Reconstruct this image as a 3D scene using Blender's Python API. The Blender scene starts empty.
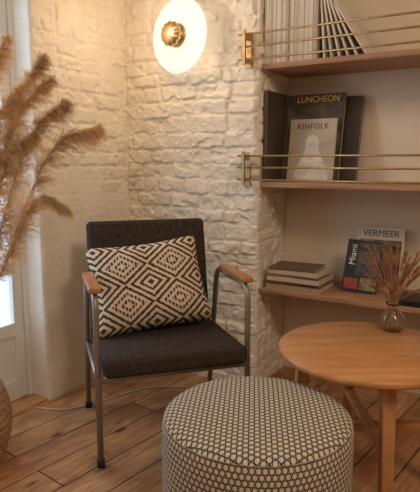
import bpy, bmesh, math, random
import numpy as np
from mathutils import Vector, Matrix, noise
random.seed(7)
COL = bpy.context.scene.collection
rad = math.radians

# ---------------- materials ----------------
def new_mat(name):
    m = bpy.data.materials.new(name); m.use_nodes = True
    nt = m.node_tree
    return m, nt, nt.nodes['Principled BSDF'], nt.nodes, nt.links

def mat_plain(name, col, rough=0.6, metal=0.0, var=0.12, scale=12, bump=0.0, bscale=80, emit=None, estr=0, spec=0.5):
    m, nt, b, N, L = new_mat(name)
    tc = N.new('ShaderNodeTexCoord')
    nz = N.new('ShaderNodeTexNoise'); nz.inputs['Scale'].default_value = scale; nz.inputs['Detail'].default_value = 4
    L.new(tc.outputs['Object'], nz.inputs['Vector'])
    r = N.new('ShaderNodeValToRGB')
    r.color_ramp.elements[0].position = .3; r.color_ramp.elements[1].position = .7
    r.color_ramp.elements[0].color = [max(0, c*(1-var)) for c in col]+[1]
    r.color_ramp.elements[1].color = [min(1, c*(1+var)) for c in col]+[1]
    L.new(nz.outputs['Fac'], r.inputs['Fac']); L.new(r.outputs['Color'], b.inputs['Base Color'])
    b.inputs['Roughness'].default_value = rough; b.inputs['Metallic'].default_value = metal
    b.inputs['Specular IOR Level'].default_value = spec
    if bump > 0:
        n2 = N.new('ShaderNodeTexNoise'); n2.inputs['Scale'].default_value = bscale; n2.inputs['Detail'].default_value = 5
        L.new(tc.outputs['Object'], n2.inputs['Vector'])
        bp = N.new('ShaderNodeBump'); bp.inputs['Strength'].default_value = bump; bp.inputs['Distance'].default_value = .01
        L.new(n2.outputs['Fac'], bp.inputs['Height']); L.new(bp.outputs['Normal'], b.inputs['Normal'])
    if emit:
        b.inputs['Emission Color'].default_value = list(emit)+[1]; b.inputs['Emission Strength'].default_value = estr
    return m

def mat_wood(name, c1, c2, rough=.4, stretch=(2, 30, 30), bump=.1):
    m, nt, b, N, L = new_mat(name)
    tc = N.new('ShaderNodeTexCoord'); mp = N.new('ShaderNodeMapping'); mp.inputs['Scale'].default_value = stretch
    L.new(tc.outputs['Object'], mp.inputs['Vector'])
    nz = N.new('ShaderNodeTexNoise'); nz.inputs['Scale'].default_value = 1.5; nz.inputs['Detail'].default_value = 6; nz.inputs['Distortion'].default_value = .6
    L.new(mp.outputs['Vector'], nz.inputs['Vector'])
    r = N.new('ShaderNodeValToRGB'); r.color_ramp.elements[0].position = .35; r.color_ramp.elements[1].position = .68
    r.color_ramp.elements[0].color = list(c1)+[1]; r.color_ramp.elements[1].color = list(c2)+[1]
    L.new(nz.outputs['Fac'], r.inputs['Fac']); L.new(r.outputs['Color'], b.inputs['Base Color'])
    b.inputs['Roughness'].default_value = rough
    bp = N.new('ShaderNodeBump'); bp.inputs['Strength'].default_value = bump; bp.inputs['Distance'].default_value = .004
    L.new(nz.outputs['Fac'], bp.inputs['Height']); L.new(bp.outputs['Normal'], b.inputs['Normal'])
    return m

def math_node(N, L, op, a, b=None, c=None):
    n = N.new('ShaderNodeMath'); n.operation = op
    for i, v in enumerate((a, b, c)):
        if v is None: continue
        if isinstance(v, (int, float)): n.inputs[i].default_value = v
        else: L.new(v, n.inputs[i])
    return n.outputs[0]

def mat_floor():
    m, nt, b, N, L = new_mat('floorboards')
    tc = N.new('ShaderNodeTexCoord'); mp = N.new('ShaderNodeMapping')
    mp.inputs['Rotation'].default_value = (0, 0, rad(-82))
    L.new(tc.outputs['Object'], mp.inputs['Vector'])
    br = N.new('ShaderNodeTexBrick'); br.offset = .37
    br.inputs['Scale'].default_value = 1; br.inputs['Brick Width'].default_value = 1.6; br.inputs['Row Height'].default_value = .145
    br.inputs['Mortar Size'].default_value = .003; br.inputs['Mortar Smooth'].default_value = .3; br.inputs['Bias'].default_value = 0
    br.inputs['Color1'].default_value = (.50, .26, .12, 1); br.inputs['Color2'].default_value = (.70, .41, .21, 1)
    br.inputs['Mortar'].default_value = (.05, .026, .015, 1)
    L.new(mp.outputs['Vector'], br.inputs['Vector'])
    m2 = N.new('ShaderNodeMapping'); m2.inputs['Scale'].default_value = (2.0, 20, 1)
    L.new(mp.outputs['Vector'], m2.inputs['Vector'])
    nz = N.new('ShaderNodeTexNoise'); nz.inputs['Scale'].default_value = 1.3; nz.inputs['Detail'].default_value = 9; nz.inputs['Distortion'].default_value = 2.2
    L.new(m2.outputs['Vector'], nz.inputs['Vector'])
    n3 = N.new('ShaderNodeTexNoise'); n3.inputs['Scale'].default_value = 6; n3.inputs['Detail'].default_value = 7
    L.new(mp.outputs['Vector'], n3.inputs['Vector'])
    r = N.new('ShaderNodeValToRGB'); r.color_ramp.elements[0].position = .28; r.color_ramp.elements[1].position = .66
    r.color_ramp.elements[0].color = (.52, .43, .37, 1); r.color_ramp.elements[1].color = (1.1, 1.08, 1.05, 1)
    L.new(nz.outputs['Fac'], r.inputs['Fac'])
    def mul(A, B, f):
        mx = N.new('ShaderNodeMix'); mx.data_type = 'RGBA'; mx.blend_type = 'MULTIPLY'; mx.inputs['Factor'].default_value = f
        L.new(A, mx.inputs['A']); L.new(B, mx.inputs['B']); return mx.outputs['Result']
    c = mul(br.outputs['Color'], r.outputs['Color'], .85)
    r2 = N.new('ShaderNodeValToRGB'); r2.color_ramp.elements[0].position = .40; r2.color_ramp.elements[1].position = .58
    r2.color_ramp.elements[0].color = (.58, .50, .45, 1); r2.color_ramp.elements[1].color = (1, 1, 1, 1)
    L.new(n3.outputs['Fac'], r2.inputs['Fac'])
    c = mul(c, r2.outputs['Color'], .7)
    m3 = N.new('ShaderNodeMapping'); m3.inputs['Scale'].default_value = (3.6, 8, 1); L.new(mp.outputs['Vector'], m3.inputs['Vector'])
    vo = N.new('ShaderNodeTexVoronoi'); vo.inputs['Scale'].default_value = 1; L.new(m3.outputs['Vector'], vo.inputs['Vector'])
    r3 = N.new('ShaderNodeValToRGB'); r3.color_ramp.elements[0].position = .06; r3.color_ramp.elements[1].position = .16
    r3.color_ramp.elements[0].color = (.20, .12, .08, 1); r3.color_ramp.elements[1].color = (1, 1, 1, 1)
    L.new(vo.outputs['Distance'], r3.inputs['Fac'])
    c = mul(c, r3.outputs['Color'], .9)
    L.new(c, b.inputs['Base Color'])
    b.inputs['Roughness'].default_value = .58; b.inputs['Specular IOR Level'].default_value = .35
    bp = N.new('ShaderNodeBump'); bp.inputs['Strength'].default_value = .3; bp.inputs['Distance'].default_value = .005
    L.new(br.outputs['Fac'], bp.inputs['Height']); bp.invert = True
    L.new(bp.outputs['Normal'], b.inputs['Normal'])
    return m

def mat_lattice(name, pitch):
    m, nt, b, N, L = new_mat(name)
    uv = N.new('ShaderNodeUVMap'); sp = N.new('ShaderNodeSeparateXYZ'); L.new(uv.outputs['UV'], sp.inputs[0])
    k = 2*math.pi/pitch
    mn = None
    for a in (90, 210, 330):
        ax, ay = math.cos(rad(a))*k, math.sin(rad(a))*k*.85
        s = math_node(N, L, 'ADD', math_node(N, L, 'MULTIPLY', sp.outputs[0], ax), math_node(N, L, 'MULTIPLY', sp.outputs[1], ay))
        c = math_node(N, L, 'COSINE', s)
        mn = c if mn is None else math_node(N, L, 'MINIMUM', mn, c)
    v = math_node(N, L, 'MULTIPLY_ADD', mn, .5, .5)
    r = N.new('ShaderNodeValToRGB'); e = r.color_ramp.elements
    dark = (.055, .056, .06, 1); lite = (.68, .60, .48, 1)
    e[0].position = .055; e[0].color = dark; e[1].position = .14; e[1].color = lite
    L.new(v, r.inputs['Fac']); L.new(r.outputs['Color'], b.inputs['Base Color'])
    b.inputs['Roughness'].default_value = .9; b.inputs['Specular IOR Level'].default_value = .2
    return m

def mat_ikat():
    m, nt, b, N, L = new_mat('ikat_fabric')
    uv = N.new('ShaderNodeUVMap')
    nz = N.new('ShaderNodeTexNoise'); nz.inputs['Scale'].default_value = 40; L.new(uv.outputs['UV'], nz.inputs['Vector'])
    sc = N.new('ShaderNodeVectorMath'); sc.operation = 'SCALE'; sc.inputs['Scale'].default_value = .02; L.new(nz.outputs['Color'], sc.inputs[0])
    ad = N.new('ShaderNodeVectorMath'); ad.operation = 'ADD'; L.new(uv.outputs['UV'], ad.inputs[0]); L.new(sc.outputs[0], ad.inputs[1])
    sp = N.new('ShaderNodeSeparateXYZ'); L.new(ad.outputs[0], sp.inputs[0])
    fu = math_node(N, L, 'ABSOLUTE', math_node(N, L, 'SUBTRACT', math_node(N, L, 'FRACT', math_node(N, L, 'MULTIPLY_ADD', sp.outputs[0], 2.3, .35)), .5))
    fv = math_node(N, L, 'ABSOLUTE', math_node(N, L, 'SUBTRACT', math_node(N, L, 'FRACT', math_node(N, L, 'MULTIPLY_ADD', sp.outputs[1], 2.45, .32)), .5))
    d = math_node(N, L, 'ADD', fu, fv)
    st = math_node(N, L, 'FRACT', math_node(N, L, 'MULTIPLY', d, 6.0))
    cut = math_node(N, L, 'FRACT', math_node(N, L, 'MULTIPLY', sp.outputs[0], 36))
    cutm = math_node(N, L, 'MULTIPLY', math_node(N, L, 'GREATER_THAN', cut, .72), math_node(N, L, 'GREATER_THAN', d, .6))
    soft = N.new('ShaderNodeValToRGB'); soft.color_ramp.elements[0].position = .40; soft.color_ramp.elements[1].position = .54
    soft.color_ramp.elements[0].color = (1, 1, 1, 1); soft.color_ramp.elements[1].color = (0, 0, 0, 1)
    L.new(st, soft.inputs['Fac'])
    dark = math_node(N, L, 'MULTIPLY', soft.outputs['Color'], math_node(N, L, 'SUBTRACT', 1.0, cutm))
    mx = N.new('ShaderNodeMix'); mx.data_type = 'RGBA'
    L.new(dark, mx.inputs['Factor'])
    mx.inputs['A'].default_value = (.72, .60, .46, 1); mx.inputs['B'].default_value = (.075, .052, .040, 1)
    L.new(mx.outputs['Result'], b.inputs['Base Color']); b.inputs['Roughness'].default_value = .95
    b.inputs['Specular IOR Level'].default_value = .15
    return m

def mat_weave(name, c1, c2, sc=260):
    m, nt, b, N, L = new_mat(name)
    tc = N.new('ShaderNodeTexCoord')
    mp = N.new('ShaderNodeMapping'); mp.inputs['Scale'].default_value = (sc, sc*.2, sc)
    L.new(tc.outputs['Object'], mp.inputs['Vector'])
    nz = N.new('ShaderNodeTexNoise'); nz.inputs['Scale'].default_value = 1; nz.inputs['Detail'].default_value = 3
    L.new(mp.outputs['Vector'], nz.inputs['Vector'])
    r = N.new('ShaderNodeValToRGB'); r.color_ramp.elements[0].position = .35; r.color_ramp.elements[1].position = .7
    r.color_ramp.elements[0].color = list(c1)+[1]; r.color_ramp.elements[1].color = list(c2)+[1]
    L.new(nz.outputs['Fac'], r.inputs['Fac']); L.new(r.outputs['Color'], b.inputs['Base Color'])
    b.inputs['Roughness'].default_value = .95; b.inputs['Specular IOR Level'].default_value = .2
    bp = N.new('ShaderNodeBump'); bp.inputs['Strength'].default_value = .4; bp.inputs['Distance'].default_value = .002
    L.new(nz.outputs['Fac'], bp.inputs['Height']); L.new(bp.outputs['Normal'], b.inputs['Normal'])
    return m

def mat_leafy(name, col, trans=.45):
    m, nt, b, N, L = new_mat(name)
    tc = N.new('ShaderNodeTexCoord'); nz = N.new('ShaderNodeTexNoise'); nz.inputs['Scale'].default_value = 9; L.new(tc.outputs['Object'], nz.inputs['Vector'])
    r = N.new('ShaderNodeValToRGB'); r.color_ramp.elements[0].position = .3; r.color_ramp.elements[1].position = .7
    r.color_ramp.elements[0].color = [c*.78 for c in col]+[1]; r.color_ramp.elements[1].color = [min(1, c*1.15) for c in col]+[1]
    L.new(nz.outputs['Fac'], r.inputs['Fac'])
    L.new(r.outputs['Color'], b.inputs['Base Color']); b.inputs['Roughness'].default_value = .9; b.inputs['Specular IOR Level'].default_value = .1
    t = N.new('ShaderNodeBsdfTranslucent'); L.new(r.outputs['Color'], t.inputs[0])
    ms = N.new('ShaderNodeMixShader'); ms.inputs[0].default_value = trans
    L.new(b.outputs[0], ms.inputs[1]); L.new(t.outputs[0], ms.inputs[2]); L.new(ms.outputs[0], N['Material Output'].inputs['Surface'])
    return m

M = {}
M['wall'] = mat_plain('painted_masonry', (.87, .80, .69), .7, var=.05, scale=9, bump=.5, bscale=60)
M['plaster'] = mat_plain('smooth_plaster', (.77, .67, .54), .85, var=.04, scale=3, bump=.12, bscale=30)
M['ceil'] = mat_plain('ceiling_paint', (.8, .72, .62), .9, var=.02)
M['floor'] = mat_floor()
M['frame'] = mat_plain('door_paint', (.82, .82, .80), .45, var=.03)
M['shelf'] = mat_wood('shelf_wood', (.36, .19, .095), (.53, .31, .165), .55, (3, 40, 40))
M['table'] = mat_wood('table_wood', (.52, .235, .09), (.68, .34, .14), .33, (3, 26, 26), .04)
M['arm'] = mat_wood('armrest_wood', (.38, .15, .06), (.55, .25, .1), .35, (30, 4, 30))
M['steel'] = mat_plain('grey_steel', (.33, .30, .26), .42, metal=.5, var=.08)
M['rubber'] = mat_plain('rubber', (.02, .02, .02), .7)
M['brass'] = mat_plain('brass', (.66, .46, .22), .36, metal=.9, var=.2, scale=30)
M['brassd'] = mat_plain('aged_brass', (.50, .35, .17), .42, metal=.9, var=.15, scale=30)
M['char'] = mat_weave('charcoal_weave', (.026, .019, .016), (.085, .064, .053))
M['ikat'] = mat_ikat()
M['otto'] = mat_lattice('geometric_jacquard', .0132)
M['page'] = mat_plain('paper', (.66, .57, .45), .9, var=.12, scale=60)
M['plume'] = mat_leafy('pampas_plume', (.86, .67, .44))
M['stem'] = mat_plain('dry_stem', (.46, .28, .14), .8)
M['flower'] = mat_leafy('dried_flower', (.50, .25, .12), .25)
M['basket'] = mat_plain('wicker', (.42, .27, .15), .8, var=.3, scale=60, bump=.6, bscale=120)
M['cable'] = mat_plain('cable', (.7, .62, .5), .5)
M['disc'] = mat_plain('opal_disc', (.30, .28, .26), .95, var=.01, emit=(1, .90, .75), estr=.92, spec=.1)

# ---------------- mesh helpers ----------------
def link(o, parent=None):
    COL.objects.link(o)
    if parent: o.parent = parent
    return o
def tag(o, label, category, group=None, kind=None):
    o['label'] = label; o['category'] = category
    if group: o['group'] = group
    if kind: o['kind'] = kind
def mk(name, verts, faces, mat, parent=None, smooth=False, loc=None, rot=None, uvs=None):
    me = bpy.data.meshes.new(name); me.from_pydata([tuple(v) for v in verts], [], faces); me.update()
    if uvs is not None:
        ul = me.uv_layers.new(name='UVMap')
        for l in me.loops: ul.data[l.index].uv = uvs[l.vertex_index]
    if mat: me.materials.append(mat)
    if smooth: me.polygons.foreach_set('use_smooth', [True]*len(me.polygons))
    o = bpy.data.objects.new(name, me); link(o, parent)
    if loc: o.location = loc
    if rot: o.rotation_euler = rot
    return o
def empty(name, loc, rot=(0, 0, 0), parent=None):
    o = bpy.data.objects.new(name, None); o.empty_display_size = .1
    link(o, parent); o.location = loc; o.rotation_euler = rot
    return o
def boxgeo(x0, x1, y0, y1, z0, z1):
    v = [(x0,y0,z0),(x1,y0,z0),(x1,y1,z0),(x0,y1,z0),(x0,y0,z1),(x1,y0,z1),(x1,y1,z1),(x0,y1,z1)]
    f = [(0,3,2,1),(4,5,6,7),(0,1,5,4),(1,2,6,5),(2,3,7,6),(3,0,4,7)]
    return v, f
def join(geos):
    V, F = [], []
    for v, f in geos:
        n = len(V); V += [tuple(p) for p in v]; F += [tuple(i+n for i in q) for q in f]
    return V, F
def bevel(o, w, seg=3):
    bm = bmesh.new(); bm.from_mesh(o.data)
    bmesh.ops.bevel(bm, geom=list(bm.edges), offset=w, segments=seg, affect='EDGES', profile=.5)
    bm.to_mesh(o.data); bm.free()
    o.data.polygons.foreach_set('use_smooth', [True]*len(o.data.polygons))
    return o
def box(name, dims, mat, parent=None, bw=0, seg=3):
    v, f = boxgeo(*dims); o = mk(name, v, f, mat, parent)
    if bw: bevel(o, bw, seg)
    return o
def tubegeo(pts, r, seg=10, cap=True):
    pts = [Vector(p) for p in pts]; V, F = [], []
    n = len(pts); rr = r if isinstance(r, (list, tuple)) else [r]*n
    t0 = (pts[1]-pts[0]).normalized(); up = Vector((0, 0, 1)) if abs(t0.z) < .9 else Vector((1, 0, 0))
    a = t0.cross(up).normalized()
    for i, p in enumerate(pts):
        t = (pts[min(i+1, n-1)]-pts[max(i-1, 0)]).normalized()
        a = (a - t*a.dot(t)).normalized(); b = t.cross(a)
        for j in range(seg):
            th = 2*math.pi*j/seg; V.append(p + (a*math.cos(th)+b*math.sin(th))*rr[i])
    for i in range(n-1):
        for j in range(seg):
            k = (j+1) % seg; F.append((i*seg+j, i*seg+k, (i+1)*seg+k, (i+1)*seg+j))
    if cap:
        F.append(tuple(reversed(range(seg)))); F.append(tuple((n-1)*seg+j for j in range(seg)))
    return V, F
def rounded(pts, r=.03, n=6):
    pts = [Vector(p) for p in pts]; out = [pts[0]]
    for i in range(1, len(pts)-1):
        a, b, c = pts[i-1], pts[i], pts[i+1]
        d1 = (a-b); d2 = (c-b); q = min(r, d1.length*.49, d2.length*.49)
        s = b+d1.normalized()*q; e = b+d2.normalized()*q
        for k in range(n+1):
            t = k/n; out.append(s*(1-t)**2 + b*2*t*(1-t) + e*t*t)
    out.append(pts[-1]); return out
def catmull(P, n=12):
    P = [Vector(p) for p in P]; P = [P[0]*2-P[1]]+P+[P[-1]*2-P[-2]]; out = []
    for i in range(1, len(P)-2):
        for k in range(n):
            t = k/n; a, b, c, d = P[i-1], P[i], P[i+1], P[i+2]
            out.append(.5*((2*b)+(c-a)*t+(2*a-5*b+4*c-d)*t*t+(3*b-a-3*c+d)*t**3))
    out.append(P[-2]); return out
def tube(name, pts, r, mat, parent=None, seg=10):
    v, f = tubegeo(pts, r, seg); return mk(name, v, f, mat, parent, True)
def lathe(prof, seg=48):
    V, F = [], []
    for (r, z) in prof:
        for j in range(seg):
            t = 2*math.pi*j/seg; V.append((r*math.cos(t), r*math.sin(t), z))
    for i in range(len(prof)-1):
        for j in range(seg):
            k = (j+1) % seg; F.append((i*seg+j, i*seg+k, (i+1)*seg+k, (i+1)*seg+j))
    if prof[0][0] > 1e-5: F.append(tuple(reversed(range(seg))))
    if prof[-1][0] > 1e-5: F.append(tuple((len(prof)-1)*seg+j for j in range(seg)))
    return V, F
def text(name, s, size, mat, parent, loc, rot=(rad(90), 0, 0), align='CENTER', sx=1.0, gap=1.0):
    cu = bpy.data.curves.new(name, 'FONT'); cu.body = s; cu.size = size; cu.align_x = align; cu.extrude = .0004
    cu.space_character = gap
    t = bpy.data.objects.new(name+'_tmp', cu); COL.objects.link(t)
    dg = bpy.context.evaluated_depsgraph_get(); me = bpy.data.meshes.new_from_object(t.evaluated_get(dg))
    bpy.data.objects.remove(t); me.materials.clear(); me.materials.append(mat)
    for v in me.vertices: v.co.x *= sx
    o = bpy.data.objects.new(name, me); link(o, parent); o.location = loc; o.rotation_euler = rot
    return o

# ---------------- room shell ----------------
XL, YP, XP, YN = -1.854, 2.274, -1.092, 2.60
HT = 2.65
def brick_height(L, H, seed, fade_lo=None, amp=1.0):
    rng = random.Random(seed)
    rows = []; z = -.03
    while z < H+.1:
        h = rng.uniform(.054, .086); br = []; x = -rng.uniform(.05, .2)
        while x < L+.2:
            w = rng.choice((rng.uniform(.07, .12), rng.uniform(.12, .20), rng.uniform(.16, .23)))
            br.append((x, x+w, rng.uniform(-.006, .007), rng.uniform(-.08, .08), rng.uniform(-.11, .11), rng.uniform(-.012, .012), rng.uniform(-.012, .012))); x += w
        rows.append((z, z+h, br)); z += h
    def f(x, z):
        wx = x + .012*noise.noise((x*9, z*9, seed)) + .006*noise.noise((x*40, z*40, seed+4)); wz = z + .010*noise.noise((x*3.1, z*5, seed+9.3)) + .008*noise.noise((x*22, z*22, seed))
        out = 0
        for (a, b, br) in rows:
            if a <= wz < b:
                for (p, q, hh, tx, tz, za, zb) in br:
                    if p <= wx < q:
                        dx = min(wx-p, q-wx); dz = min(wz-a+max(za, 0), b-wz+max(zb, 0))
                        cr = .014
                        if dx < cr and dz < cr: d = cr-math.hypot(cr-dx, cr-dz)
                        else: d = min(dx, dz)
                        d = d-.004+.006*noise.noise((x*38, z*38, 3))
                        fill = .5+.5*noise.noise((x*4, z*4, seed+70))
                        s = min(1, max(0, d)/.0085); s = s*s*(3-2*s)
                        c = noise.noise((x*15, z*20, seed+30)); chip = max(0, c-.18)*.055
                        out = s*(.0135*(1-.45*max(0, fill))+hh + tx*(wx-(p+q)/2)+tz*(wz-(a+b)/2)-min(chip, .010)); break
                break
        out += .0035*noise.noise((x*26, z*26, seed)) + .007*noise.noise((x*3.3, z*3.3, seed)) + .0026*noise.noise((x*65, z*65, seed))
        out *= amp
        if fade_lo is not None:
            zz = z + .10*noise.noise((x*5, z*3, 44))
            k = min(1, max(0, (zz-fade_lo[0])/(fade_lo[1]-fade_lo[0]))); k = k*k*(3-2*k)
            out = out*k + (1-k)*(.010+.004*noise.noise((x*5, z*5, 1))+.0015*noise.noise((x*20, z*20, 1)))
        return out+.004
    return f
def hf(L, H, f, mapf, nx, nz, skirt=.03):
    V, F = [], []
    for j in range(nz+1):
        for i in range(nx+1):
            x, z = L*i/nx, H*j/nz
            h = f(x, z)
            e = min(x, L-x)
            if e < .015: h *= .35+.65*(e/.015)
            V.append(mapf(x, z, h))
    W = nx+1
    for j in range(nz):
        for i in range(nx): F.append((j*W+i, j*W+i+1, (j+1)*W+i+1, (j+1)*W+i))
    for side in (0, nx):
        base = len(V)
        for j in range(nz+1): V.append(mapf(L*side/nx, H*j/nz, -skirt))
        for j in range(nz):
            a, b = j*W+side, (j+1)*W+side
            F.append((a, b, base+j+1, base+j) if side == 0 else (b, a, base+j, base+j+1))
    return V, F

box('floor', (-2.3, 2.4, -1.6, 2.8, -.1, 0), M['floor'])['kind'] = 'structure'
box('ceiling', (-2.3, 2.4, -1.6, 2.8, HT, HT+.1), M['ceil'])['kind'] = 'structure'

g1 = hf(XP-XL, HT, brick_height(XP-XL, HT, 17), lambda x, z, h: (XL+x, YP-h, z), 190, 640)
g2 = hf(YN-YP, HT, brick_height(YN-YP, HT, 23), lambda x, z, h: (XP+h*.6, YP+x, z), 70, 520)
wb = mk('wall_back', *join([g1, g2, boxgeo(-2.15, XP-.004, YP+.006, 2.75, 0, HT)]), M['wall'], smooth=False)
for p in wb.data.polygons:
    if p.index < len(g1[1])+len(g2[1]): p.use_smooth = True
wb['kind'] = 'structure'
o = box('wall_niche', (XP-.004, .45, YN, 2.75, 0, HT), M['plaster']); o['kind'] = 'structure'
o = box('wall_pier', (.45, 2.3, YP, 2.75, 0, HT), M['plaster']); o['kind'] = 'structure'
o = box('wall_right', (2.3, 2.4, -1.6, 2.75, 0, HT), M['plaster']); o['kind'] = 'structure'
o = box('wall_front', (-2.1, 2.3, -1.6, -1.5, 0, HT), M['plaster']); o['kind'] = 'structure'
# left wall
D0, D1 = .72, 1.65
L_ = YP-D1+.006
g = hf(L_, HT, brick_height(L_, HT, 5, (.86, 1.12), .62), lambda y, z, h: (XL+h, YP+.003-y, z), 150, 560, skirt=.012)
parts = [g, boxgeo(-2.1, XL-.006, D1, YP+.01, 0, HT), boxgeo(-2.1, XL, -1.5, D0, 0, HT), boxgeo(-2.1, XL, D0, D1, 2.15, HT)]
wl = mk('wall_left', *join(parts), M['wall'])
for p in wl.data.polygons:
    if p.index < len(g[1]): p.use_smooth = True
wl['kind'] = 'structure'
# glazed door inside the reveal
FX0, FX1 = -2.01, -1.965
fr = join([boxgeo(FX0-.02, FX1+.01, D1-.022, D1, 0, 2.15), boxgeo(FX0-.02, FX1+.01, D0, D0+.022, 0, 2.15), boxgeo(FX0-.02, FX1+.01, D0+.022, D1-.022, 2.1, 2.15)])
tr = mk('trim_1', *fr, M['frame']); tr['kind'] = 'structure'
a, b = D0+.024, D1-.024
SW = .05
dg = join([boxgeo(FX0, FX1, a, a+SW, .01, 2.098), boxgeo(FX0, FX1, b-SW, b, .01, 2.098), boxgeo(FX0, FX1, a+SW, b-SW, .01, .10), boxgeo(FX0+.012, FX1-.012, a+SW, b-SW, .10, .31),
           boxgeo(FX0, FX1, a+SW, b-SW, .31, .37), boxgeo(FX0, FX1, a+SW, b-SW, 2.0, 2.098), boxgeo(FX0, FX1, a+SW, b-SW, 1.17, 1.20)])
dr = mk('door_1', *dg, M['frame']); dr['kind'] = 'structure'
gm = bpy.data.materials.new('door_glass'); gm.use_nodes = True; N = gm.node_tree.nodes; L = gm.node_tree.links
N.remove(N['Principled BSDF']); tpn = N.new('ShaderNodeBsdfTransparent'); tpn.inputs[0].default_value = (.93, .96, 1, 1)
trn = N.new('ShaderNodeBsdfTranslucent'); trn.inputs[0].default_value = (.9, .95, 1, 1); ms = N.new('ShaderNodeMixShader'); ms.inputs[0].default_value = .35
L.new(tpn.outputs[0], ms.inputs[1]); L.new(trn.outputs[0], ms.inputs[2]); L.new(ms.outputs[0], N['Material Output'].inputs['Surface'])
gl = mk('window_1', *boxgeo(FX0+.020, FX0+.025, a+SW-.005, b-SW+.005, .365, 2.005), gm); gl['kind'] = 'structure'
o = box('trim_2', (-2.1, XL, D0, D1, -.005, .008), M['floor']); o['kind'] = 'structure'

# ---------------- shelves & rails ----------------
SH = [1.525, 1.0, .50]
for i, z in enumerate(SH):
    s = box('wall_shelf', (XP+.012, .44, YP+.004, YN-.002, z-.024, z), M['shelf'], bw=.002, seg=2)
    tag(s, 'long oiled wooden shelf board set into the plastered niche', 'shelf', 'niche shelves')
def rail(zs):
    e = empty('shelf_rail', (XP-.045, YP, zs))
    tag(e, 'brass gallery rail with horizontal rods in front of a niche shelf', 'rail', 'brass shelf rails')
    v, f = join([boxgeo(-.016, .016, -.026, .003, -.02, .135), boxgeo(-.012, .012, -.062, -.022, .100, .122), boxgeo(-.012, .012, -.062, -.022, .004, .018)])
    mk('bracket', v, f, M['brassd'], e)
    v, f = join([boxgeo(-.006, .006, -.07, -.058, -.012, .138)])
    mk('post', v, f, M['brassd'], e)
    for h in (.118, .066, .012):
        tube('rod', [(-.03, -.062, h), (1.57, -.062, h)], .0045, M['brassd'], e, 10)
    v, f = join([boxgeo(1.57, 1.60, -.07, .003, -.01, .13)])
    mk('bracket', v, f, M['brassd'], e)
    return e
rail(SH[0]); rail(SH[1])

# ---------------- books ----------------
def book(name, w, h, t, col, label, cat='book', group=None, rough=.45, pagecol=None):
    c = .0022
    cm = mat_plain('cover', col, rough, var=.05, scale=9)
    v, f = join([boxgeo(0, w, 0, c, 0, h), boxgeo(0, w, t-c, t, 0, h), boxgeo(0, c, c, t-c, 0, h)])
    o = mk(name, v, f, cm); tag(o, label, cat, group)
    p = box('pages', (c, w-.003, c, t-c, .002, h-.002), M['page'], o)
    return o
x = XP+.013
rng = random.Random(3)
pal = [(.76,.70,.60),(.70,.64,.54),(.76,.70,.61),(.60,.52,.42),(.76,.70,.60),(.72,.65,.54),(.76,.71,.62),(.66,.58,.48),(.76,.70,.62),(.74,.67,.57),(.50,.42,.34)]
for i in range(22):
    c = pal[i % len(pal)]
    t = rng.uniform(.007, .0135); x += t+.0008
    m = book('magazine', .22, rng.uniform(.275, .31), t, c, 'upright thin magazine with plain pale spine in a shelf row', 'magazine', 'magazines on the top shelf')
    m.location = (x, YP+.015+rng.uniform(0, .012), SH[0]+.0005); m.rotation_euler = (0, 0, rad(90))
hb = .272; t = .008
for i, an in enumerate((5, 9.5, 14.5, 20, 26, 33)):
    m = book('magazine', .22, hb, t, [(.74,.66,.55),(.66,.58,.47),(.72,.65,.55),(.68,.6,.5),(.74,.67,.57),(.7,.62,.52)][i], 'thin magazine slumped sideways against the shelf row', 'magazine', 'magazines slumped on the top shelf')
    hx = x + .010 + i*.0105 + hb*math.sin(rad(an))
    R = Matrix.Rotation(rad(-an), 4, 'Y') @ Matrix.Rotation(rad(90), 4, 'Z')
    m.matrix_world = Matrix.Translation((hx, YP+.025, SH[0]+.001+t*math.sin(rad(an)))) @ R
# shelf 2
m = book('tall_book', .22, .41, .017, (.085, .05, .032), 'tall brown-edged hardback standing edge-out beside the brick return', 'book')
m.location = (XP+.033, YP+.02, SH[1]+.0005); m.rotation_euler = (0, 0, rad(90))
INK = mat_plain('dark_ink', (.02, .018, .018), .6); PALE = mat_plain('yellow_gold_ink', (.80, .58, .16), .6)
def lean(o, X, Y, z, deg, yaw=0):
    o.matrix_world = Matrix.Translation((X, Y, z+.0005)) @ Matrix.Rotation(rad(yaw), 4, 'Z') @ Matrix.Rotation(rad(-deg), 4, 'X')
def panel(name, dims, mat, parent):
    return box(name, dims, mat, parent)
def brushed(name, c1, c2, sc=8):
    return mat_wood(name, c1, c2, .5, (sc, sc, sc*1.8), .0)
m = book('tall_book', .285, .40, .022, (.05, .034, .024), 'large dark brown hardback leaning on the niche wall'); lean(m, -.985, 2.485, SH[1], 11)
m = book('art_book', .285, .415, .022, (.065, .053, .035), 'large black art book with gold title leaning behind a magazine'); lean(m, -1.056, 2.445, SH[1], 11)
text('cover_title', 'LUNCHEON', .042, PALE, m, (.155, -.0011, .377), sx=.90)
panel('cover_picture', (.012, .273, -.0008, 0, .02, .37), brushed('olive_print', (.04, .032, .022), (.18, .14, .085), 5), m)
k = book('magazine', .222, .292, .016, (.56, .49, .39), 'beige-grey magazine with a pale figure on its cover', 'magazine'); lean(k, -1.010, 2.412, SH[1], 9.5)
panel('cover_picture', (.002, .220, -.0005, 0, .003, .289), brushed('grey_beige_print', (.40, .34, .26), (.54, .47, .37), 4), k)
text('cover_title', 'KINFOLK', .037, INK, k, (.111, -.0010, .246), sx=.92, gap=1.12)
prof = [(.086, 0), (.088, .02), (.072, .06), (.052, .10), (.038, .13), (.032, .150), (.034, .17), (.030, .19), (.014, .206), (0, .209)]
pts = [(.112+r, -.0011, .010+z) for r, z in prof] + [(.112-r*.9, -.0011, .010+z) for r, z in reversed(prof[:-1])]
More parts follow.
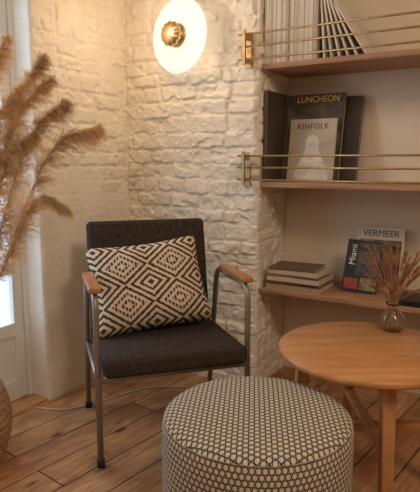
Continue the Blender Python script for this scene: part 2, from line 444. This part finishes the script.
mk('cover_figure', pts, [tuple(range(len(pts)))], brushed('pale_print', (.56, .50, .43), (.80, .74, .64), 10), k)
# shelf 3 stack (spines facing out)
zc = SH[2]+.0006
for (w, d, t, c, yaw, dx, dy, lb) in [(.20,.262,.022,(.42,.30,.19),0,0,0,'tan'),(.195,.25,.016,(.13,.07,.045),3,.004,.004,'brown'),(.195,.26,.019,(.60,.50,.38),-2,.0,.006,'cream'),(.185,.24,.013,(.30,.15,.085),2,.006,.008,'russet'),(.19,.252,.018,(.58,.48,.36),-3.5,.0,.012,'beige'),(.17,.225,.012,(.16,.09,.055),4,.010,.006,'dark')]:
    m = book('book', w, d, t, c, '%s book lying flat in a small stack on the low shelf' % lb, 'book', 'flat stack of books on the low shelf')
    m.matrix_world = Matrix.Translation((-1.048+dx, YP+.012+dy, zc)) @ Matrix.Rotation(rad(yaw), 4, 'Z') @ Matrix(((0,0,1,0),(1,0,0,0),(0,1,0,0),(0,0,0,1)))
    zc += t+.0006
v_ = book('art_book', .215, .295, .02, (.68, .60, .48), 'cream art book with dark picture panel leaning on niche wall'); lean(v_, -.697, 2.495, SH[2], 14)
text('cover_title', 'VERMEER', .043, INK, v_, (.1075, -.0006, .254), sx=.95)
panel('cover_picture', (.010, .205, -.0008, 0, .012, .238), brushed('portrait_print', (.03, .022, .016), (.42, .27, .15), 6), v_)
m_ = book('guide_book', .156, .238, .018, (.014, .014, .018), 'dark travel guide with white title and coloured cover picture')
m_.matrix_world = Matrix.Translation((-.722, 2.40, SH[2]+.0105)) @ Matrix.Rotation(rad(6), 4, 'Z') @ Matrix.Rotation(rad(-15), 4, 'X') @ Matrix.Rotation(rad(4), 4, 'Y')
text('cover_title', 'Miami', .040, mat_plain('white_ink', (.85, .82, .78), .6), m_, (.044, -.0016, .168), rot=(rad(90), rad(-90), 0))
panel('cover_picture', (.052, .150, -.0008, 0, .078, .228), brushed('blue_grey_print', (.015, .02, .03), (.14, .15, .15), 14), m_)
panel('cover_picture', (.008, .070, -.0008, 0, .012, .060), mat_plain('red_print', (.32, .06, .035), .5), m_)
panel('cover_picture', (.078, .150, -.0008, 0, .012, .068), brushed('ochre_print', (.10, .07, .04), (.4, .3, .18), 20), m_)
b_ = book('book', .17, .24, .022, (.018, .016, .016), 'black hardback lying flat on the low shelf')
b_.matrix_world = Matrix.Translation((-.475, YP+.012, SH[2]+.0006)) @ Matrix.Rotation(rad(-2), 4, 'Z') @ Matrix(((0,0,1,0),(1,0,0,0),(0,1,0,0),(0,0,0,1)))

# ---------------- wall lamp ----------------
lamp = empty('wall_lamp', (-1.44, YP-.012, 1.665), (0, 0, rad(-9)))
tag(lamp, 'round glowing opal disc wall lamp with ridged brass centre', 'lamp')
def lathe_y(prof, seg=64):
    v, f = lathe(prof, seg); return [(p[0], -p[2], p[1]) for p in v], f
v, f = lathe_y([(0, 0), (.055, 0), (.055, .018), (.02, .024), (.02, .085), (0, .085)]); mk('wall_plate', v, f, M['brass'], lamp, True)
v, f = lathe_y([(0, .085), (.158, .085), (.165, .088), (.167, .093), (.165, .098), (.158, .101), (0, .101)], 80); mk('lamp_disc', v, f, M['disc'], lamp, True)
v, f = lathe_y([(0, .101), (.050, .101), (.054, .106), (.048, .112), (.036, .116), (.036, .12)], 48); mk('collar', v, f, M['brass'], lamp, True)
V, F = [], []
nr, ns = 22, 72
for i in range(nr+1):
    t = math.pi*i/nr
    for j in range(ns):
        p_ = 2*math.pi*j/ns
        r = .054*math.sin(t)*(1+.045*math.cos(12*p_))
        V.append((r*math.cos(p_), -(.146-.034*math.cos(t)), r*math.sin(p_)))
for i in range(nr):
    for j in range(ns):
        q = (j+1) % ns; F.append((i*ns+j, i*ns+q, (i+1)*ns+q, (i+1)*ns+j))
mk('brass_boss', V, F, M['brass'], lamp, True)
def point(name, loc, col, W, r=.03):
    l = bpy.data.lights.new(name, 'POINT'); l.color = col; l.energy = W; l.shadow_soft_size = r
    o = bpy.data.objects.new(name, l); link(o); o.location = loc; return o
point('lamp_glow', (-1.46, YP-.36, 1.70), (1, .70, .41), 3.6, .06)
for dx, dz, e_ in ((.10, .11, .04), (-.10, .11, .04), (.09, -.12, .10), (-.09, -.12, .10)):
    point('lamp_back_glow', (-1.44+dx, YP-.078, 1.667+dz), (1, .70, .42), e_, .03)

# ---------------- chair ----------------
ch = empty('lounge_chair', (-1.245, 1.719, 0), (0, 0, rad(48.2)))
tag(ch, 'charcoal upholstered lounge chair with grey tube frame and wooden armrests', 'chair')
def cushion(name, w, d, t, mat, parent, r=.02, crown=.012):
    v, f = boxgeo(-w/2, w/2, -d/2, d/2, 0, t)
    o = mk(name, v, f, mat, parent)
    bm = bmesh.new(); bm.from_mesh(o.data)
    bmesh.ops.bevel(bm, geom=list(bm.edges), offset=r, segments=5, affect='EDGES', profile=.5)
    bmesh.ops.subdivide_edges(bm, edges=[e for e in bm.edges if e.calc_length() > .1], cuts=10, use_grid_fill=True)
    for q in bm.verts:
        u, s = q.co.x/(w/2), q.co.y/(d/2)
        k = (1-min(1, abs(u))**3)*(1-min(1, abs(s))**3)
        if q.co.z > t*.6: q.co.z += crown*k
        q.co.z += .0025*noise.noise((q.co.x*9, q.co.y*9, 2))
    bm.to_mesh(o.data); bm.free()
    o.data.polygons.foreach_set('use_smooth', [True]*len(o.data.polygons))
    return o
s = cushion('seat', .535, .52, .066, M['char'], ch, .02); s.location = (0, -.015, .335); s.rotation_euler = (rad(-2), 0, 0)
bk = cushion('backrest', .53, .47, .05, M['char'], ch, .022, crown=.008)
bk.rotation_euler = (rad(90-12+0), 0, 0); bk.location = (0, .288, .60)
for sx in (-1, 1):
    X = .284*sx
    fl = rounded([(X, -.225, .012), (X, -.215, .632), (X*.985, -.02, .632)], .06, 8)
    tube('leg', fl, .0115, M['steel'], ch, 14)
    rl = rounded([(X, .275, .012), (X, .155, .632), (X*.985, -.02, .632)], .06, 8)
    tube('leg', rl, .0115, M['steel'], ch, 14)
    for yy in (-.225, .275):
        v, f = lathe([(0, 0), (.0145, 0), (.0145, .028), (.012, .03)], 16)
        mk('foot_cap', v, f, M['rubber'], ch, True, loc=(X, yy, 0))
    A = box('armrest', (-.021, .021, -.145, .145, 0, .024), M['arm'], ch, .009, 4)
    for q in A.data.vertices:
        q.co.x *= 1.0+.18*math.cos(q.co.y*9); q.co.z += -.25*q.co.y**2
    A.location = (X, -.075, .645)
    tube('crossbar', [(X, -.222, .325), (X, .215, .325)], .009, M['steel'], ch)
tube('crossbar', [(-.284, -.221, .325), (.284, -.221, .325)], .010, M['steel'], ch)
tube('crossbar', [(-.284, .214, .325), (.284, .214, .325)], .010, M['steel'], ch)
for sx in (-1, 1):
    tube('back_support', rounded([(.19*sx, .214, .33), (.19*sx, .262, .36), (.19*sx, .349, .77)], .02), .009, M['steel'], ch)

# pillow
def pillow(w, h, t, mat):
    n = 48; V, F, UV = [], [], []
    for side in (1, -1):
        for j in range(n+1):
            for i in range(n+1):
                u, s = -1+2*i/n, -1+2*j/n
                pin = 1-.06*(1-abs(s)**2)*abs(u)**4; pin2 = 1-.05*(1-abs(u)**2)*abs(s)**4
                k = ((1-u**4)*(1-s**4))**.5 if abs(u) < 1 and abs(s) < 1 else 0
                x, z = u*w/2*pin, s*h/2*pin2
                z -= .008*(1-u*u)*(s > 0)*s
                x += .012*s*s*u*(s < 0)
                # soft rounded corners
                cc = max(0, abs(u)-.86)*max(0, abs(s)-.86)/.0196
                x -= math.copysign(.010*cc, u); z -= math.copysign(.010*cc, s)
                wr = .012*noise.noise((x*9, z*9, side*3.)) + .004*noise.noise((x*26, z*12, side*5.))
                wr += .005*math.sin(14*math.atan2(s-1.2, u+1.2))*max(0, 1-math.hypot(u+1, s-1))
                wr += .004*math.sin(12*math.atan2(s+1.2, u-1.2))*max(0, 1-math.hypot(u-1, s+1))
                low = 1+.28*(-s)
                y = -side*(t/2*k*low) + wr*k
                V.append((x, y, z)); UV.append((i/n, j/n*h/w*1.2))
        b0 = 0 if side == 1 else (n+1)**2
        for j in range(n):
            for i in range(n):
                q = (b0+j*(n+1)+i, b0+j*(n+1)+i+1, b0+(j+1)*(n+1)+i+1, b0+(j+1)*(n+1)+i)
                F.append(q if side == 1 else q[::-1])
    return mk('throw_pillow', V, F, mat, None, True, uvs=UV)
pl = pillow(.478, .378, .155, M['ikat'])
tag(pl, 'cream throw pillow with black ikat diamonds leaning on the chair back', 'pillow')
Cm = Matrix.Translation((-1.245, 1.719, 0)) @ Matrix.Rotation(rad(48.2), 4, 'Z')
pl.matrix_world = Cm @ Matrix.Translation((-.035, .090, .590)) @ Matrix.Rotation(rad(-23), 4, 'X') @ Matrix.Rotation(rad(-5), 4, 'Y')

# ---------------- ottoman ----------------
R0, H0 = .256, .428
ot = empty('ottoman', (-.595, 1.251, 0)); tag(ot, 'round drum ottoman in cream and black geometric fabric', 'ottoman')
seg = 128
def lathe_uv(prof, mode):
    V, F, UV = [], [], []
    arc = 0; pr_ = None
    for (r, z) in prof:
        if pr_: arc += math.hypot(r-pr_[0], z-pr_[1])
        pr_ = (r, z)
        for j in range(seg+1):
            t = 2*math.pi*j/seg; V.append((r*math.cos(t), r*math.sin(t), z))
            UV.append((r*math.cos(t), r*math.sin(t)) if mode == 'top' else (t*R0, arc))
    W = seg+1
    for i in range(len(prof)-1):
        for j in range(seg): F.append((i*W+j, i*W+j+1, (i+1)*W+j+1, (i+1)*W+j))
    return V, F, UV
v, f, uv = lathe_uv([(.0, .03), (R0-.012, .03), (R0-.002, .045), (R0, .07), (R0+.002, .2), (R0+.002, .36), (R0, H0-.026), (R0-.004, H0-.015)], 'side')
mk('body', v, f, M['otto'], ot, True, uvs=uv)
v, f, uv = lathe_uv([(R0-.004, H0-.015), (R0-.009, H0-.008), (R0-.018, H0-.002), (R0-.035, H0+.002), (R0*.7, H0+.007), (R0*.35, H0+.010), (0, H0+.011)], 'top')
mk('top_cushion', v, f, M['otto'], ot, True, uvs=uv)
pts = [(math.cos(2*math.pi*i/96)*(R0-.004), math.sin(2*math.pi*i/96)*(R0-.004), H0-.014) for i in range(97)]
M['pipe'] = mat_plain('piping_fabric', (.36, .31, .25), .9, var=.5, scale=90)
tube('piping', pts, .0016, M['pipe'], ot, 8)
for q in range(4):
    t = rad(45+90*q); v, f = lathe([(.0, 0), (.02, 0), (.024, .032), (0, .032)], 20)
    mk('foot', v, f, M['rubber'], ot, True, loc=(.19*math.cos(t), .19*math.sin(t), 0))

# ---------------- table ----------------
tb = empty('side_table', (-.417, 1.706, 0), (0, 0, rad(30.7))); tag(tb, 'round orange-brown wooden coffee table with crossed stretchers', 'table')
RT, HTB = .288, .50
v, f = lathe([(0, HTB-.026), (RT-.012, HTB-.026), (RT-.003, HTB-.020), (RT, HTB-.012), (RT-.001, HTB-.004), (RT-.006, HTB), (0, HTB)], 96)
mk('table_top', v, f, M['table'], tb, True)
from math import cos, sin
M['table2'] = mat_wood('table_leg_wood', (.44, .20, .08), (.62, .31, .13), .4, (26, 26, 3), .04)
for q in range(4):
    t = rad(90*q); c_, s_ = cos(t), sin(t)
    r0, r1 = .235, .205
    V = []
    for z, r, w in ((0, r0+.012, .016), (HTB-.03, r1, .021)):
        for (dr, dt) in ((-1, -1), (1, -1), (1, 1), (-1, 1)):
            rr, tt = r+dr*w, dt*w
            V.append((rr*c_-tt*s_, rr*s_+tt*c_, z))
    l = mk('leg', V, [(0,3,2,1),(4,5,6,7),(0,1,5,4),(1,2,6,5),(2,3,7,6),(3,0,4,7)], M['table2'], tb); bevel(l, .005, 3)
box('stretcher', (-.215, .215, -.015, .015, .215, .24), M['table'], tb, .003, 2)
box('stretcher', (-.015, .015, -.215, .215, .241, .266), M['table2'], tb, .003, 2)
box('apron', (-.19, .19, -.015, .015, HTB-.06, HTB-.026), M['table'], tb, .003, 2)
box('apron', (-.015, .015, -.19, .19, HTB-.06, HTB-.0265), M['table2'], tb, .003, 2)

# ---------------- vase + dried flowers ----------------
VX, VY = -.390, 1.928
gm2, nt, pb, N, L = new_mat('clear_glass')
pb.inputs['Transmission Weight'].default_value = 1; pb.inputs['Roughness'].default_value = .02; pb.inputs['Base Color'].default_value = (.93, .91, .88, 1); pb.inputs['IOR'].default_value = 1.33
v, f = lathe([(0, 0), (.028, 0), (.040, .010), (.046, .030), (.042, .052), (.026, .068), (.019, .078), (.019, .092), (.026, .100), (.0245, .100), (.0178, .091), (.0178, .078), (.0250, .067), (.0405, .051), (.0445, .030), (.0385, .0115), (.027, .003), (0, .003)], 48)
va = mk('bud_vase', v, f, gm2, None, True, loc=(VX, VY, HTB+.0005)); tag(va, 'small clear glass bud vase standing on the round table', 'vase')
rng = random.Random(12)
for i in range(52):
    a_ = rng.uniform(0, 2*math.pi); sp_ = .012+.115*math.sqrt(rng.random()); hh = rng.uniform(.23, .365)-sp_*.6
    tip = Vector((sp_*cos(a_), sp_*sin(a_)*.8, hh))
    st = catmull([(-.018*cos(a_), -.018*sin(a_), .012), (.008*cos(a_), .008*sin(a_), .095), tip*.6+Vector((0, 0, .045)), tip], 6)
    so = tube('dried_flower_stem', st, .0010, M['stem'], None, 5); so.location = (VX, VY, HTB+.001)
    tag(so, 'thin dried stem with small reddish-brown seed head in the glass vase', 'dried flower', 'dried flowers in the bud vase')
    V, F = [], []
    d = (st[-1]-st[-3]).normalized()
    for k_ in range(60):
        u = rng.random()*.07
        p0 = st[-1]-d*u
        dv = (d+Vector((rng.uniform(-1, 1), rng.uniform(-1, 1), rng.uniform(-.4, .8)))*.9).normalized()
        ln = rng.uniform(.006, .015); sd = dv.cross(Vector((rng.random(), rng.random(), rng.random()))).normalized()*.0022
        n_ = len(V); V += [p0, p0+dv*ln*.5+sd, p0+dv*ln, p0+dv*ln*.5-sd]; F.append((n_, n_+1, n_+2, n_+3))
    mk('seed_head', V, F, M['flower'], so)

# ---------------- basket + pampas ----------------
BX, BY = -1.735, 1.13
pr = []
for i in range(40):
    t = i/39; z = .29*t; r = .125+.052*math.sin(math.pi*(t*.8+.08)) + .003*math.sin(i*1.6)
    pr.append((r, z))
pr = [(0, 0)]+pr+[(pr[-1][0]-.012, .292), (pr[-1][0]-.014, .28), (.11, .02), (0, .02)]
v, f = lathe(pr, 64)
bs = mk('wicker_basket', v, f, M['basket'], None, True, loc=(BX, BY, .0005)); tag(bs, 'round brown wicker basket holding tall pampas grass', 'basket')
def pampas(start, tip, sag, base_off, nb=620, wmax=.125, seed=1):
    rng = random.Random(seed)
    start, tip = Vector(start), Vector(tip)
    base = Vector((BX+base_off[0], BY+base_off[1], .03))
    mid = start.lerp(tip, .5)+Vector((0, 0, sag))
    q = base.lerp(start, .55)+Vector((-.05*(start.x-base.x)/.3, 0, .02))
    P = catmull([base, q, start, mid, tip], 14)
    O = base.copy()
    so = tube('pampas_grass', [p-O for p in P], [.0028-.0016*i/len(P) for i in range(len(P))], M['stem'], None, 6); so.location = O
    tag(so, 'tall pampas grass stem with feathery tan plume in the basket', 'pampas grass', 'pampas grass in the basket')
    pl_ = P[22:]; n = len(pl_)-1
    V, F = [], []
    for kb in range(nb):
        s_ = rng.random()**.95*.985; x = s_*n; i = min(int(x), n-1); fr_ = x-i
        p = pl_[i].lerp(pl_[i+1], fr_)-O; tg = (pl_[i+1]-pl_[i]).normalized()
        env = (.45+.55*math.sin(math.pi*min(1, .15+s_*.85)**.8)) * (1-.50*s_)
        rv = Vector((rng.gauss(0, 1), rng.gauss(0, 1), rng.gauss(0, 1))); rv = (rv-tg*rv.dot(tg)).normalized()
        bl = wmax*env*rng.uniform(.4, 1.35)
        bd = (tg*1.0+rv*rng.uniform(.05, .95)+Vector((0, 0, -.12))).normalized()
        for kk in range(34):
            u = rng.random()**.8
            p0 = p+bd*bl*u+Vector((0, 0, -1))*bl*.45*u*u
            hv = Vector((rng.gauss(0, 1), rng.gauss(0, 1), rng.gauss(0, 1))).normalized()
            d = (bd*1.2+hv*.75+Vector((0, 0, -.45*u))).normalized()
            ln = rng.uniform(.012, .040)*(1-.35*u)
            sd = d.cross(hv).normalized()*rng.uniform(.00022, .0005)
            n0 = len(V)
            c1 = p0+d*ln*.5; c2 = p0+d*ln+Vector((0, 0, -ln*.4))
            V += [p0+sd, p0-sd, c1+sd*.8, c1-sd*.8, c2]
            F += [(n0, n0+1, n0+3, n0+2), (n0+2, n0+3, n0+4)]
    mk('plume', V, F, M['plume'], so)
pampas((-1.600, 1.155, 1.02), (-1.436, 1.182, 1.47), .06, (-.04, .02), seed=1)
pampas((-1.560, 1.189, .94), (-1.376, 1.273, 1.425), .09, (0, .03), seed=2)
pampas((-1.545, 1.204, .86), (-1.320, 1.307, 1.285), .10, (.03, 0), seed=3)
pampas((-1.515, 1.225, .82), (-1.230, 1.359, 1.205), .12, (.03, -.04), seed=4)
pampas((-1.52, 1.225, .79), (-1.33, 1.306, .94), .10, (-.02, -.04), nb=320, wmax=.085, seed=5)
pampas((-1.60, 1.10, .98), (-1.50, 1.10, 1.36), .05, (-.05, -.03), seed=6)
pampas((-1.57, 1.16, .82), (-1.40, 1.24, 1.18), .09, (-.06, -.05), nb=480, wmax=.11, seed=8)
pampas((-1.59, 1.14, .92), (-1.42, 1.215, 1.33), .08, (-.02, .05), nb=480, wmax=.11, seed=9)
pampas((-1.56, 1.18, .96), (-1.36, 1.285, 1.36), .08, (.02, .05), nb=400, wmax=.10, seed=10)

# ---------------- cable ----------------
pts = catmull([(-1.83, 1.56, .004), (-1.70, 1.62, .004), (-1.62, 1.78, .004), (-1.52, 2.0, .004), (-1.30, 2.12, .004), (-1.12, 2.20, .004), (-.98, 2.33, .004), (-.9, 2.5, .004)], 10)
cb = tube('power_cable', pts, .0035, M['cable'], None, 8); tag(cb, 'thin pale power cable trailing along the floor by the wall', 'cable')

# ---------------- light ----------------
def area(name, loc, target, size, W, col):
    l = bpy.data.lights.new(name, 'AREA'); l.energy = W; l.color = col; l.size = size
    o = bpy.data.objects.new(name, l); link(o); o.location = loc
    o.rotation_euler = (Vector(target)-Vector(loc)).to_track_quat('-Z', 'Y').to_euler(); return o
area('warm_key_light', (.9, .5, 2.5), (-.7, 1.9, .6), .6, 25, (1, .80, .58))  # added warm key light high up, not a ceiling fixture
area('warm_fill_light', (-.6, -1.0, 2.3), (-.8, 1.8, .5), 1.4, 8, (1, .84, .68))  # added soft fill from behind the camera, no lamp of the room
area('daylight', (-3.0, 1.1, 1.5), (-1, 1.3, .6), 1.6, 42, (.74, .87, 1))

w = bpy.data.worlds.new('World'); bpy.context.scene.world = w; w.use_nodes = True
bg = w.node_tree.nodes['Background']; bg.inputs[0].default_value = (.76, .87, .97, 1); bg.inputs[1].default_value = .95

cam = bpy.data.cameras.new('Camera'); co = bpy.data.objects.new('Camera', cam); link(co)
cam.sensor_fit = 'HORIZONTAL'; cam.sensor_width = 36; cam.lens = 36*540/420
co.location = (0, 0, 1.1); co.rotation_euler = (rad(90-9.05), 0, rad(30.7))
bpy.context.scene.camera = co
bpy.context.scene.view_settings.view_transform = 'Standard'
